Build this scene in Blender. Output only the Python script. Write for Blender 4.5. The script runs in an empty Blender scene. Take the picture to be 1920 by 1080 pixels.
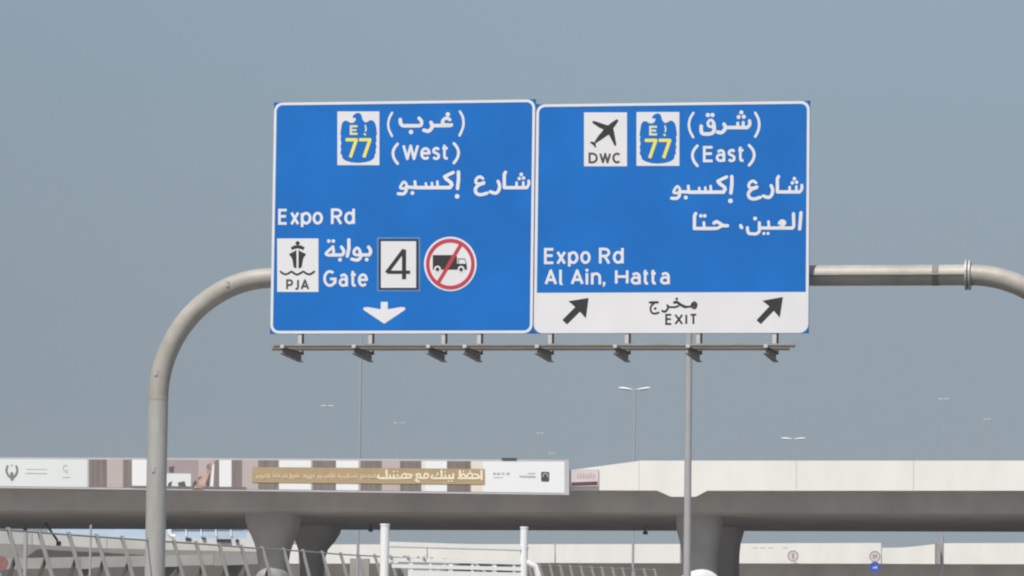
import bpy, math, random
from mathutils import Vector, Matrix
R = math.radians
random.seed(7)
sc = bpy.context.scene
col = sc.collection

# ---------------------------------------------------------------- camera
F = 7500.0                       # focal length in photo pixels (1920 wide)
EYE = Vector((0, 0, 1.7))
CM = Matrix.Rotation(math.pi/2 + 0.081155, 3, 'X') @ Matrix.Rotation(0.0124, 3, 'Z')
cd = bpy.data.cameras.new('camera'); cam = bpy.data.objects.new('camera', cd); col.objects.link(cam)
cd.sensor_width = 36; cd.lens = 36*F/1920; cd.clip_start = .5; cd.clip_end = 20000
cam.matrix_world = Matrix.Translation(EYE) @ CM.to_4x4()
sc.camera = cam

# ---------------------------------------------------------------- sky, sun, exposure
SUN_EL, SUN_AZ = R(57), R(-25)   # azimuth measured from behind the camera, minus = to the left
sdir = Vector((math.sin(SUN_AZ)*math.cos(SUN_EL), -math.cos(SUN_AZ)*math.cos(SUN_EL), math.sin(SUN_EL)))
w = bpy.data.worlds.new('World'); sc.world = w; w.use_nodes = True
nt = w.node_tree; bg = nt.nodes['Background']; bg.inputs[1].default_value = 0.1
sky = nt.nodes.new('ShaderNodeTexSky'); sky.sky_type = 'NISHITA'; sky.sun_disc = False
sky.sun_elevation = SUN_EL; sky.sun_rotation = math.atan2(sdir.x, sdir.y)
sky.air_density = 1.2; sky.dust_density = 4.0; sky.ozone_density = 1.5
tc = nt.nodes.new('ShaderNodeTexCoord'); sx = nt.nodes.new('ShaderNodeSeparateXYZ')
nt.links.new(tc.outputs['Generated'], sx.inputs[0])
rp = nt.nodes.new('ShaderNodeValToRGB')         # dusty air: thick at the horizon, thinner overhead
rp.color_ramp.elements[0].position = 0.25; rp.color_ramp.elements[0].color = (1, 1, 1, 1)
rp.color_ramp.elements[1].position = 0.9; rp.color_ramp.elements[1].color = (.35, .35, .35, 1)
nt.links.new(sx.outputs['Z'], rp.inputs[0])
hz = nt.nodes.new('ShaderNodeValToRGB')         # colour of the dusty air with height
hz.color_ramp.elements[0].position = 0.0; hz.color_ramp.elements[0].color = (.296, .350, .400, 1)
hz.color_ramp.elements[1].position = 0.155; hz.color_ramp.elements[1].color = (.305, .405, .490, 1)
e = hz.color_ramp.elements.new(.06); e.color = (.303, .367, .420, 1)
nt.links.new(sx.outputs['Z'], hz.inputs[0])
gn = nt.nodes.new('ShaderNodeTexNoise'); gn.inputs['Scale'].default_value = 2.2; gn.inputs['Detail'].default_value = 3
nt.links.new(tc.outputs['Generated'], gn.inputs['Vector'])
sc1 = nt.nodes.new('ShaderNodeVectorMath'); sc1.operation = 'SCALE'
mr = nt.nodes.new('ShaderNodeMapRange'); mr.inputs['To Min'].default_value = 9.1; mr.inputs['To Max'].default_value = 10.2
nt.links.new(gn.outputs['Fac'], mr.inputs[0]); nt.links.new(mr.outputs[0], sc1.inputs['Scale'])
mr2 = nt.nodes.new('ShaderNodeMapRange'); nt.links.new(sx.outputs['X'], mr2.inputs[0])   # sky colour dimmed towards the left in place of lens falloff
mr2.inputs['From Min'].default_value = -.16; mr2.inputs['From Max'].default_value = .02; mr2.inputs['To Min'].default_value = .90; mr2.inputs['To Max'].default_value = 1.0
sc2 = nt.nodes.new('ShaderNodeVectorMath'); sc2.operation = 'SCALE'; nt.links.new(hz.outputs[0], sc2.inputs[0]); nt.links.new(mr2.outputs[0], sc2.inputs['Scale'])
nt.links.new(sc2.outputs[0], sc1.inputs[0])
mx = nt.nodes.new('ShaderNodeMix'); mx.data_type = 'RGBA'
nt.links.new(rp.outputs[0], mx.inputs[0]); nt.links.new(sky.outputs[0], mx.inputs[6]); nt.links.new(sc1.outputs[0], mx.inputs[7])
nt.links.new(mx.outputs[2], bg.inputs[0])
sd = bpy.data.lights.new('sun', 'SUN'); so = bpy.data.objects.new('sun', sd); col.objects.link(so)
sd.energy = 3.95; sd.angle = R(0.9); sd.color = (1, .955, .89)
so.rotation_euler = sdir.to_track_quat('Z', 'Y').to_euler()
sc.view_settings.view_transform = 'Standard'; sc.view_settings.look = 'None'
sc.view_settings.exposure = 0; sc.view_settings.gamma = 1
sc.cycles.max_bounces = 6
sc.cycles.filter_width = 2.1          # the long lens is a little soft

# ---------------------------------------------------------------- helpers
def ray(px, py):
    return CM @ Vector(((px-960)/F, (540-py)/F, -1))
def on_plane(px, py, P, n):
    d = ray(px, py); return EYE + d * ((P-EYE).dot(n)/d.dot(n))
def at(px, py, dist):            # point seen at that pixel, dist metres ahead
    return on_plane(px, py, Vector((0, dist, 0)), Vector((0, 1, 0)))
ZUP = Vector((0, 0, 1))

def mat(name, rgb, rough=.7, metal=0, var=.08, scale=2.0, bump=0, streak=0, spec=.4, dirt=None):
    m = bpy.data.materials.new(name); m.use_nodes = True; t = m.node_tree; b = t.nodes['Principled BSDF']
    b.inputs['Roughness'].default_value = rough; b.inputs['Metallic'].default_value = metal
    b.inputs['Specular IOR Level'].default_value = spec
    c = t.nodes.new('ShaderNodeTexCoord'); n = t.nodes.new('ShaderNodeTexNoise')
    n.inputs['Scale'].default_value = scale; n.inputs['Detail'].default_value = 6; n.inputs['Roughness'].default_value = .62
    mp = t.nodes.new('ShaderNodeMapping'); t.links.new(c.outputs['Object'], mp.inputs[0]); t.links.new(mp.outputs[0], n.inputs['Vector'])
    if streak: mp.inputs['Scale'].default_value = (1, 1, 1/streak) if streak > 0 else (-streak, -streak, 1)
    r = t.nodes.new('ShaderNodeValToRGB'); t.links.new(n.outputs['Fac'], r.inputs[0])
    lo = [max(0, x*(1-var)) for x in rgb]; hi = [min(1, x*(1+var)) for x in rgb]
    if dirt: lo = [a*(1-var)*.5 + d_*.5 for a, d_ in zip(rgb, dirt)]
    r.color_ramp.elements[0].position = .3; r.color_ramp.elements[0].color = (*lo, 1)
    r.color_ramp.elements[1].position = .7; r.color_ramp.elements[1].color = (*hi, 1)
    t.links.new(r.outputs[0], b.inputs['Base Color'])
    if bump:
        n2 = t.nodes.new('ShaderNodeTexNoise'); n2.inputs['Scale'].default_value = scale*7; n2.inputs['Detail'].default_value = 5
        bp = t.nodes.new('ShaderNodeBump'); bp.inputs['Strength'].default_value = bump; bp.inputs['Distance'].default_value = .02
        t.links.new(c.outputs['Object'], n2.inputs['Vector']); t.links.new(n2.outputs['Fac'], bp.inputs['Height']); t.links.new(bp.outputs[0], b.inputs['Normal'])
    return m

M = dict(
 blue=mat('blue_sheeting', (.005, .150, .535), .42, var=.11, scale=.7, spec=.3),
 navy=mat('navy_edge', (.03, .06, .2), .5, var=.1),
 white=mat('white_sheeting', (.76, .755, .775), .5, var=.035, scale=1.2, spec=.3),
 ink=mat('black_print', (.028, .028, .03), .6, var=.1),
 inkgrey=mat('dark_grey_print', (.07, .068, .066), .6, var=.1),
 framedark=mat('dark_navy_frame', (.025, .035, .06), .5),
 paleline=mat('pale_blue_line', (.1, .24, .48), .5),
 yellow=mat('yellow_print', (.85, .75, .12), .5, var=.04),
 paleyel=mat('pale_yellow_print', (.75, .72, .42), .5, var=.04),
 red=mat('red_print', (.55, .045, .08), .5, var=.06),
 alu=mat('aluminium', (.55, .55, .54), .5, .5, var=.08),
 galv=mat('galvanised_steel', (.45, .445, .43), .55, .25, var=.12, scale=3, bump=.08, streak=4, dirt=(.37, .35, .32)),
 arch=mat('weathered_gantry_paint', (.405, .38, .35), .55, .1, var=.12, scale=2.5, bump=.08, dirt=(.30, .28, .25)),
 beam=mat('dusty_gantry_paint', (.41, .39, .36), .55, .1, var=.16, scale=1.3, bump=.05, dirt=(.29, .27, .24)),
 rail=mat('walkway_steel', (.34, .32, .30), .6, .2, var=.15),
 railw=mat('zinc_angle', (.62, .61, .6), .5, .2, var=.08),
 weld=mat('weathered_weld', (.22, .20, .18), .7, var=.15, scale=6),
 brown=mat('brown_steel', (.20, .18, .165), .7, var=.2, scale=6),
 dark=mat('dark_metal', (.025, .025, .028), .6),
 pole=mat('lamp_pole_grey', (.40, .40, .41), .55, .1, var=.06),
 polefar=mat('hazed_lamp_pole', (.34, .37, .40), .6, 0, var=.05),  # colour matched to the sky, so distance haze is painted into the poles
 lampw=mat('lamp_head_white', (.8, .82, .85), .4, var=.03),
 parapet=mat('painted_parapet', (.795, .785, .75), .75, var=.05, scale=.8, streak=3, bump=.05),
 conc=mat('bridge_concrete', (.47, .452, .448), .85, var=.15, scale=.45, bump=.15, streak=4),
 concd=mat('pier_concrete', (.43, .415, .415), .85, var=.10, scale=.7, bump=.15),
 concl=mat('pale_barrier_concrete', (.62, .61, .59), .85, var=.09, scale=.35, bump=.1),
 concr=mat('ramp_wall_concrete', (.50, .485, .46), .85, var=.09, scale=.4, bump=.1),
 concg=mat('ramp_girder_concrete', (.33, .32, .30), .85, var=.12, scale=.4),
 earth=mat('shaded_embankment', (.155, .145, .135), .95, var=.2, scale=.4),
 postl=mat('fence_post_grey', (.31, .30, .285), .6, .1, var=.1),
 postd=mat('fence_brace_brown', (.095, .086, .08), .7, var=.15),
 bannerw=mat('banner_white', (.74, .765, .77), .6, var=.03, scale=.3),
 bannerw2=mat('banner_bright_white', (.82, .83, .85), .6, var=.02, scale=.3),
 bannerb=mat('banner_beige_wall', (.50, .42, .41), .6, var=.05, scale=.5),
 bannerm=mat('banner_mauve_wall', (.36, .30, .31), .6, var=.06, scale=.5),
 bannerc=mat('banner_cream', (.75, .70, .62), .6, var=.03),
 bannerg=mat('banner_gold', (.44, .32, .185), .6, var=.07, scale=1.2),
 curtain=mat('banner_curtain', (.21, .175, .165), .6, var=.28, scale=5, streak=30),
 peach=mat('banner_peach', (.58, .40, .34), .6, var=.12, scale=4),
 bdark=mat('banner_dark', (.12, .10, .10), .6, var=.3, scale=6),
 bfloor=mat('banner_floor', (.2, .17, .165), .6, var=.2, scale=4),
 pgrey=mat('banner_pale_grey_text', (.52, .54, .55), .6),
 emblem=mat('banner_emblem', (.20, .22, .20), .6, var=.3, scale=9),
 goldtext=mat('banner_gold_text', (.85, .74, .56), .6),
 goldpale=mat('banner_pale_gold_text', (.70, .56, .36), .6),
 dgreen=mat('logo_dark_green', (.05, .075, .045), .6, var=.3, scale=9),
 mauveframe=mat('banner_frame', (.50, .49, .53), .6, var=.05),
 pink=mat('pale_pink_print', (.66, .58, .61), .6, var=.05),
 maroon=mat('maroon_print', (.12, .055, .06), .6),
 glass=mat('pale_blue_glass', (.36, .45, .54), .35, var=.2, scale=.2),
 slate=mat('slate_blue_panel', (.10, .135, .17), .5, var=.2, scale=.5),
 buildw=mat('building_white', (.66, .67, .69), .6, var=.03),
 truss=mat('truss_white', (.88, .89, .89), .45, var=.02),
 tank=mat('tank_pale_grey', (.66, .65, .64), .4, var=.05),
 tank2=mat('tank_dusty_grey', (.30, .29, .27), .5, var=.08),
 rubber=mat('tyre_rubber', (.02, .02, .02), .9),
 asphalt=mat('asphalt', (.06, .058, .055), .9, var=.15, scale=2),
 sand=mat('sandy_ground', (.25, .23, .205), .95, var=.12, scale=.05),
 paintw=mat('road_paint_white', (.7, .7, .68), .7),
 roundblue=mat('round_sign_blue', (.03, .09, .5), .5),
 paleface=mat('round_sign_face', (.62, .60, .62), .5, var=.1, scale=8),
 ringdim=mat('round_sign_ring', (.34, .21, .21), .5),
 redpost=mat('red_sign_face', (.28, .13, .13), .5, var=.25, scale=9),
)

class MB:
    """collects faces and builds one mesh object"""
    def __init__(s): s.v = []; s.f = []; s.mi = []; s.sm = []
    def add(s, vs, fs, mi=0, smooth=False):
        o = len(s.v); s.v += [tuple(x) for x in vs]
        for f in fs: s.f.append([o+i for i in f]); s.mi.append(mi); s.sm.append(smooth)
        return s
    def build(s, name, mats, parent=None, origin=None):
        if not isinstance(mats, (list, tuple)): mats = [mats]
        og = Vector(origin) if origin is not None else Vector((0, 0, 0))
        if parent is not None and origin is None: og = parent.matrix_basis.translation.copy() if parent.parent is None else \
            parent.parent.matrix_basis.translation + parent.matrix_basis.translation
        me = bpy.data.meshes.new(name); me.from_pydata([tuple(Vector(x)-og) for x in s.v], [], s.f)
        for m in mats: me.materials.append(m)
        for p, mi, sm in zip(me.polygons, s.mi, s.sm): p.material_index = mi; p.use_smooth = sm
        me.update()
        o = bpy.data.objects.new(name, me); col.objects.link(o)
        if parent is not None: o.parent = parent
        else: o.location = og
        return o

def tag(o, label=None, cat=None, group=None, kind=None):
    if label: o['label'] = label
    if cat: o['category'] = cat
    if group: o['group'] = group
    if kind: o['kind'] = kind
    return o
def empty(name, loc, label=None, cat=None, group=None, kind=None):
    o = bpy.data.objects.new(name, None); col.objects.link(o); o.location = loc; o.empty_display_size = .2
    return tag(o, label, cat, group, kind)

def box(mb, c, ax, ay, az, mi=0):
    """box with centre c and half-axis vectors"""
    c = Vector(c); vs = [c + ax*i + ay*j + az*k for i in (-1, 1) for j in (-1, 1) for k in (-1, 1)]
    return mb.add(vs, [(0,1,3,2), (4,6,7,5), (0,4,5,1), (2,3,7,6), (0,2,6,4), (1,5,7,3)], mi)
def prism(mb, pts, dv, mi=0, mi_side=None):
    """polygon pts extruded by vector dv"""
    n = len(pts); vs = [Vector(p) for p in pts] + [Vector(p)+dv for p in pts]
    mb.add(vs, [list(range(n))[::-1], list(range(n, 2*n))], mi)
    return mb.add(vs, [(i, (i+1) % n, n+(i+1) % n, n+i) for i in range(n)], mi if mi_side is None else mi_side)
def tube(mb, pts, r, seg=16, mi=0, smooth=True, caps=True, rot=0, up=None):
    pts = [Vector(p) for p in pts]; rs = r if isinstance(r, (list, tuple)) else [r]*len(pts)
    vs = []; n = len(pts)
    t0 = (pts[1]-pts[0]).normalized(); ref = up or (ZUP if abs(t0.z) < .9 else Vector((0, 1, 0)))
    for i, p in enumerate(pts):
        t = (pts[min(i+1, n-1)]-pts[max(i-1, 0)]).normalized()
        a = (ref - t*ref.dot(t)).normalized(); b = t.cross(a); ref = a
        for k in range(seg):
            an = 2*math.pi*k/seg + rot; vs.append(p + a*math.cos(an)*rs[i] + b*math.sin(an)*rs[i])
    fs = [(i*seg+k, i*seg+(k+1) % seg, (i+1)*seg+(k+1) % seg, (i+1)*seg+k) for i in range(n-1) for k in range(seg)]
    mb.add(vs, fs, mi, smooth)
    if caps: mb.add(vs[:seg], [list(range(seg))[::-1]], mi); mb.add(vs[-seg:], [list(range(seg))], mi)
    return mb

# ---- flat print laid on a plane, described in photo pixels and carried onto the plane it sits on
class Sheet:
    def __init__(s, P, n, u): s.P = Vector(P); s.n = Vector(n).normalized(); s.u = u; s.k = 0
    def w(s, px, py, lift): return on_plane(px, py, s.P + s.n*lift*.35, s.n)
def catmull(pts, step=5):
    if len(pts) < 3: return list(pts)
    out = []; P = [pts[0]] + list(pts) + [pts[-1]]
    for i in range(1, len(P)-2):
        a, b, c, d = P[i-1], P[i], P[i+1], P[i+2]
        for k in range(step):
            t = k/step
            out.append(tuple(.5*((2*b[j]) + (-a[j]+c[j])*t + (2*a[j]-5*b[j]+4*c[j]-d[j])*t*t + (-a[j]+3*b[j]-3*c[j]+d[j])*t**3) for j in (0, 1)))
    out.append(pts[-1]); return out
def ribbon(pts, w, round_=True):
    """outline strip of a stroke: list of quads plus end caps (in pixel space)"""
    for i in range(1, len(pts)-1):          # a sharp corner: two strokes and a round join
        a, p, b = pts[i-1], pts[i], pts[i+1]
        d1 = (p[0]-a[0], p[1]-a[1]); d2 = (b[0]-p[0], b[1]-p[1]); l1, l2 = math.hypot(*d1), math.hypot(*d2)
        if l1 > 1e-9 and l2 > 1e-9 and (d1[0]*d2[0]+d1[1]*d2[1])/(l1*l2) < -.08:
            return ribbon(pts[:i+1], w, round_) + ribbon(pts[i:], w, round_) + [[(p[0]+w/2*math.cos(R(30*k)), p[1]+w/2*math.sin(R(30*k))) for k in range(12)]]
    n = len(pts); L = []; Rr = []
    for i, p in enumerate(pts):
        a = pts[max(i-1, 0)]; b = pts[min(i+1, n-1)]
        d1 = (p[0]-a[0], p[1]-a[1]); d2 = (b[0]-p[0], b[1]-p[1])
        def nz(d):
            l = math.hypot(*d); return (d[0]/l, d[1]/l) if l > 1e-9 else None
        e1, e2 = nz(d1), nz(d2)
        if e1 is None: e1 = e2
        if e2 is None: e2 = e1
        nx, ny = -(e1[1]+e2[1]), e1[0]+e2[0]; l = math.hypot(nx, ny)
        if l < .25: nx, ny = -e1[1], e1[0]; s_ = 1
        else:
            nx /= l; ny /= l; s_ = min(1.45, 1/max(.3, nx*(-e1[1])+ny*e1[0]))
        h = w/2*s_
        L.append((p[0]+nx*h, p[1]+ny*h)); Rr.append((p[0]-nx*h, p[1]-ny*h))
    polys = [[L[i], L[i+1], Rr[i+1], Rr[i]] for i in range(n-1)]
    if round_:
        for p, q in ((pts[0], pts[1]), (pts[-1], pts[-2])):
            an = math.atan2(p[1]-q[1], p[0]-q[0])
            polys.append([(p[0]+w/2*math.cos(an+t*math.pi/6), p[1]+w/2*math.sin(an+t*math.pi/6)) for t in range(-3, 4)])
    return polys
def put(mb, sh, polys, lift, mi=0, climb=.0004):
    for k, p in enumerate(polys):
        vs = [sh.w(x, y, -(lift + climb*k)) for x, y in p]
        nn = (vs[1]-vs[0]).cross(vs[2]-vs[0])
        if nn.dot(sh.n) > 0: vs = vs[::-1]
        mb.add(vs, [list(range(len(vs)))], mi)
def strokes(name, sh, items, m, parent, lift=.008, label=None):
    if isinstance(items, Word) and parent.parent is None:      # each letter a piece of its word
        e_ = bpy.data.objects.new(name, None); col.objects.link(e_); e_.parent = parent
        if label: e_['label'] = label
        for g_ in items.groups: strokes('letter', sh, g_, m, e_, lift)
        return e_
    mb = MB()
    for j, it in enumerate(items):
        kind, pts, w_ = it
        lf = lift + .0012*(j % 4)
        if kind == 'S': put(mb, sh, ribbon(catmull(pts), w_), lf, climb=.00012)
        elif kind == 'L': put(mb, sh, ribbon(pts, w_, False), lf, climb=.00012)
        elif kind == 'R': put(mb, sh, ribbon(pts, w_, True), lf, climb=.00012)
        elif kind == 'D':
            (x, y) = pts; put(mb, sh, [[(x+w_*math.cos(t*math.pi/5), y+w_*math.sin(t*math.pi/5)) for t in range(10)]], lf)
        elif kind == 'P': put(mb, sh, [pts], lf)
    o = mb.build(name, m, parent)
    if label: o['label'] = label
    return o
def X(ox, oy, s, items, wk=1):
    """items traced on an enlarged crop of scale s with origin (ox,oy)"""
    out = []
    for kind, pts, w_ in items:
        if kind == 'D': out.append((kind, (ox+pts[0]/s, oy+pts[1]/s), w_/s))
        else: out.append((kind, [(ox+a/s, oy+b/s) for a, b in pts], (w_ or 0)/s*wk))
    return out
def arc(cx, cy, rx, ry, a0, a1, n=9):
    return [(cx+rx*math.cos(R(a0+(a1-a0)*i/n)), cy+ry*math.sin(R(a0+(a1-a0)*i/n))) for i in range(n+1)]
XH = .76
GL = {  # single-line sign alphabet, y up, 0..1
 'E': [[(1,1),(0,1),(0,0),(1,0)], [(0,.53),(.92,.53)]], 'X': [[(0,1),(1,0)], [(1,1),(0,0)]], 'I': [[(.5,0),(.5,1)]],
 'T': [[(0,1),(1,1)], [(.5,1),(.5,0)]], 'H': [[(0,0),(0,1)], [(1,0),(1,1)], [(0,.52),(1,.52)]],
 'W': [[(0,1),(.27,0),(.5,.97),(.73,0),(1,1)]], 'A': [[(0,-.02),(.5,1),(1,-.02)], [(.2,.3),(.8,.3)]],
 'D': [[(.4,0),(0,0),(0,1),(.4,1)] + arc(.4,.5,.6,.5,80,-80)+[(.4,0)]],
 'C': [arc(.55,.5,.55,.5,48,312,14)], 'P': [[(0,-.03),(0,1),(.5,1)]+arc(.5,.72,.5,.28,80,-80)+[(.5,.44),(0,.44)]],
 'J': [[(1,1.03),(1,.3)]+arc(.5,.28,.5,.28,-10,-130)], 'R': [[(0,-.07),(0,1),(.5,1)]+arc(.5,.74,.48,.26,80,-80)+[(.5,.48),(0,.48)], [(.5,.48),(1,-.07)]],
 'G': [arc(.5,.5,.5,.5,50,345,16)+[(1,.2),(1,.47),(.52,.47)]], 
 'x': [[(0,XH+.04),(1,-.06)], [(1,XH+.04),(0,-.06)]], 'o': [arc(.5,XH/2,.5,XH/2,90,450,20)],
 'p': [arc(.5,XH/2,.5,XH/2,90,450,20), [(0,XH),(0,-.28)]], 'd': [arc(.5,XH/2,.5,XH/2,90,450,20), [(1,1.07),(1,-.07)]],
 'a': [arc(.5,.23,.5,.23,90,450,16), [(.08,XH-.1)]+arc(.55,XH-.28,.45,.28,110,0,7)+[(1,-.07)]],
 't': [[(.38,1.02),(.38,.2)]+arc(.68,.2,.3,.2,190,275,5)+[(1,.02)], [(0,XH),(1,XH)]],
 'e': [[(.03,.40),(.97,.40)]+arc(.5,XH/2,.5,XH/2,5,318,18)],
 's': [[(.95,XH-.12),(.75,XH),(.4,XH),(.08,XH-.1),(.1,XH-.27),(.5,.40),(.92,.28),(.92,.08),(.62,0),(.3,0),(0,.1)]],
 'l': [[(.2,1.07),(.2,.2),(.35,.03),(.75,0),(1,.02)]], 'i': [[(.5,-.07),(.5,XH+.04)]],
 'n': [[(0,-.07),(0,XH+.06)], [(0,XH-.15)]+arc(.5,XH-.3,.5,.3,150,0,8)+[(1,-.07)]],
 '(': [[(1,1.12),(.35,.8),(.08,.42),(.35,.0),(1,-.35)]], ')': [[(0,1.12),(.65,.8),(.92,.42),(.65,.0),(0,-.35)]],
}
class Word(list): groups = None
def word(letters, ybase, ytop, x_ref, w_, slope):
    """letters: (char, x0, x1) outer extents; returns stroke items"""
    out = Word(); cuts = []
    for ch, x0, x1 in letters:
        cuts.append(len(out)); g = GL.get(ch)
        if ch == ',': out.append(('P', [(x0, ybase-5.5-slope*(x0-x_ref)), (x1, ybase-5.5-slope*(x0-x_ref)), (x1-1, ybase+1.5-slope*(x0-x_ref)), (x0+.5, ybase+4-slope*(x0-x_ref)), (x0+1.5, ybase-.3-slope*(x0-x_ref))], 0)); continue
        smooth = ch in 's()l'
        for path in g:
            pts = [(x0+w_/2+gx*(x1-x0-w_), ybase-w_/2-gy*(ybase-ytop-w_)) for gx, gy in path]
            pts = [(x, y-slope*(x-x_ref)) for x, y in pts]
            if ch in ')(' : out.append(('S', pts, w_*1.05))
            elif smooth: out.append(('L', catmull(pts), w_))
            else: out.append(('L', pts, w_))
        if ch == 'i':
            out.append(('D', ((x0+x1)/2, ytop+2-slope*(x0-x_ref)), w_*.62))
    out.groups = [list(out[a:b]) for a, b in zip(cuts, cuts[1:]+[len(out)])]
    return out

# ---------------------------------------------------------------- ground and road
TH = 0.194677; U = Vector((math.cos(TH), -math.sin(TH), 0)); N = Vector((math.sin(TH), math.cos(TH), 0))
SO = Vector((-4.53695, 75, 6.87942))      # lower left corner of the left sign face
g = MB(); g.add([(-2500, -1500, 0), (2500, -1500, 0), (2500, 4000, 0), (-2500, 4000, 0)], [(0, 1, 2, 3)])
tag(g.build('ground', M['sand']), kind='structure')
def gp(s, t, z): return Vector((0, 0, z)) + U*s + N*t
g = MB(); g.add([gp(-9, -60, .004), gp(11, -60, .004), gp(11, 700, .004), gp(-9, 700, .004)], [(0, 1, 2, 3)])
tag(g.build('road', M['asphalt']), kind='structure')
for s_ in (-8.4, 10.4):
    g = MB(); g.add([gp(s_-.1, -60, .008), gp(s_+.1, -60, .008), gp(s_+.1, 700, .008), gp(s_-.1, 700, .008)], [(0, 1, 2, 3)])
    tag(g.build('edge_line', M['paintw']), kind='structure')
g = MB()
for s_ in (-4.6, -.9, 2.8, 6.5):
    for k in range(60):
        t = -50+k*12; g.add([gp(s_-.07, t, .008), gp(s_+.07, t, .008), gp(s_+.07, t+4, .008), gp(s_-.07, t+4, .008)], [(0, 1, 2, 3)])
tag(g.build('lane_markings', M['paintw']), kind='structure')

# ---------------------------------------------------------------- sign panels
def panel(s0, W, H, label, name='direction_sign'):
    o = SO + U*s0
    root = empty(name, o, label, 'road sign', 'direction sign panels on the gantry')
    b = MB(); box(b, o + U*(W/2) + ZUP*(H/2) + N*.03, U*(W/2), N*.03, ZUP*(H/2))
    b.build('board', M['blue'], root)
    # stiffening rails on the back
    for k in range(5):
        r_ = MB(); box(r_, o + U*(W/2) + ZUP*(H*(.1+.2*k)) + N*.1, U*(W/2-.1), N*.04, ZUP*.04); r_.build('back_rail', M['alu'], root)
    return root, Sheet(o, N, U), o
W1, H1, W2, H2, GAP = 5.0269, 4.3789, 5.1265, 4.2846, .014
pL, shL, oL = panel(0, W1, H1, 'left blue sign panel reading West, with Gate 4 and no trucks symbols')
pR, shR, oR = panel(W1+GAP, W2, H2, 'right blue sign panel reading East, with white EXIT strip along its bottom')
def rring(sh, o, W, H, ins, wd, rad, parent, m, name='border', lift=.0032):
    """rounded border strip in panel metres"""
    def rr(i, r):
        out = []
        for cx, cy, a0 in ((W-i-r, i+r, -90), (W-i-r, H-i-r, 0), (i+r, H-i-r, 90), (i+r, i+r, 180)):
            for k in range(7): a = R(a0+15*k); out.append((cx+r*math.cos(a), cy+r*math.sin(a)))
        return out
    A, B = rr(ins, rad), rr(ins+wd, rad-wd); n = len(A)
    P = lambda q: o + U*q[0] + ZUP*q[1] - N*lift
    mb = MB(); mb.add([P(q) for q in A]+[P(q) for q in B], [(i, (i+1) % n, n+(i+1) % n, n+i) for i in range(n)])
    return mb.build(name, m, parent)
rring(shL, oL, W1, H1, .004, .051, .165, pL, M['white'])
rring(shR, oR, W2, H2, .004, .051, .165, pR, M['white'])
# thin navy rim that shows at the sharp corners
for root, o, W, H in ((pL, oL, W1, H1), (pR, oR, W2, H2)):
    mb = MB()
    for cx, cy, sx_, sy_ in ((0, 0, 1, 1), (W, 0, -1, 1), (0, H, 1, -1), (W, H, -1, -1)):
        P = lambda a, b: o + U*(cx+sx_*a) + ZUP*(cy+sy_*b) - N*.0015
        mb.add([P(0, 0), P(.05, 0), P(.0, .05)], [(0, 1, 2) if sx_*sy_ < 0 else (0, 2, 1)])
    mb.build('corner', M['navy'], root)
# white exit strip
def rectpts(x0, y0, x1, y1): return [(x0, y0), (x1, y0), (x1, y1), (x0, y1)]
ex = MB(); zt = .755; i0, r0 = .052, .115
pts = [(i0, zt), (W2-i0, zt)] + [(W2-i0-r0+r0*math.cos(R(a)), i0+r0+r0*math.sin(R(a))) for a in range(0, -91, -15)] + \
      [(i0+r0+r0*math.cos(R(a)), i0+r0+r0*math.sin(R(a))) for a in range(270, 179, -15)]
ex.add([oR + U*a + ZUP*b - N*.0022 for a, b in pts], [list(range(len(pts)))[::1]])
exs = ex.build('exit_strip', M['white'], pR)

hs = lambda y: .0122 - .0105*(y-190)/436       # slope of level lines on the panels in the photo
# ---- left panel lettering
strokes('lettering', shL, word([('(',733.5,748),('W',754,786),('e',788,807.5),('s',810,825.5),('t',827,842),(')',848.5,863)], 300.5, 270.5, 735, 5, hs(285)), M['white'], pL, label='white word (West)')
strokes('lettering', shL, word([('E',521.5,540),('x',544,561.5),('p',564,584),('o',586,605.5),('R',620.5,642),('d',645.5,665.5)], 421.5, 391.5, 521, 5, hs(405)), M['white'], pL, label='white words Expo Rd')
strokes('lettering', shL, word([('G',606,631),('a',635,652.5),('t',655.5,669.5),('e',671,690)], 538, 506.5, 606, 5, hs(520)), M['white'], pL, label='white word Gate')
ghrb = X(720, 200, 9.818, [
 ('S', [(148,112),(95,220),(77,330),(95,430),(148,540)], 42), ('S', [(1397,90),(1448,185),(1463,300),(1448,400),(1392,530)], 46),
 ('D', (1175,142), 42), ('S', [(1212,240),(1160,212),(1105,232),(1075,290),(1115,330),(1180,335)], 60), ('R', [(1240,335),(1205,348),(885,348)], 66),
 ('S', [(865,290),(885,350),(870,405),(815,450),(735,432)], 68), ('S', [(300,238),(308,310),(350,350),(430,352)], 66), ('R', [(410,352),(640,352)], 66),
 ('S', [(620,352),(680,340),(690,270),(645,212)], 62), ('D', (497,466), 42)])
strokes('lettering', shL, ghrb, M['white'], pL, label='white Arabic word for west in brackets')
expo = X(740, 310, 12, [
 ('R', [(1435,150),(1437,320),(1415,520)], 78), ('D', (1405,698), 54),
 ('R', [(1318,160),(1200,215),(1125,255)], 74), ('R', [(1125,255),(1165,310),(1270,390),(1285,440),(1245,500),(470,502)], 80),
 ('R', [(960,365),(968,500)], 58), ('R', [(838,395),(845,500)], 54), ('R', [(700,405),(715,500)], 54), ('R', [(455,365),(470,500)], 66),
 ('R', [(480,500),(280,490)], 74), ('S', [(275,500),(262,420),(210,372),(155,430),(128,505),(200,520),(280,490)], 58),
 ('S', [(262,480),(255,575),(200,640),(82,638)], 72), ('D', (400,622), 46)])
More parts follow.
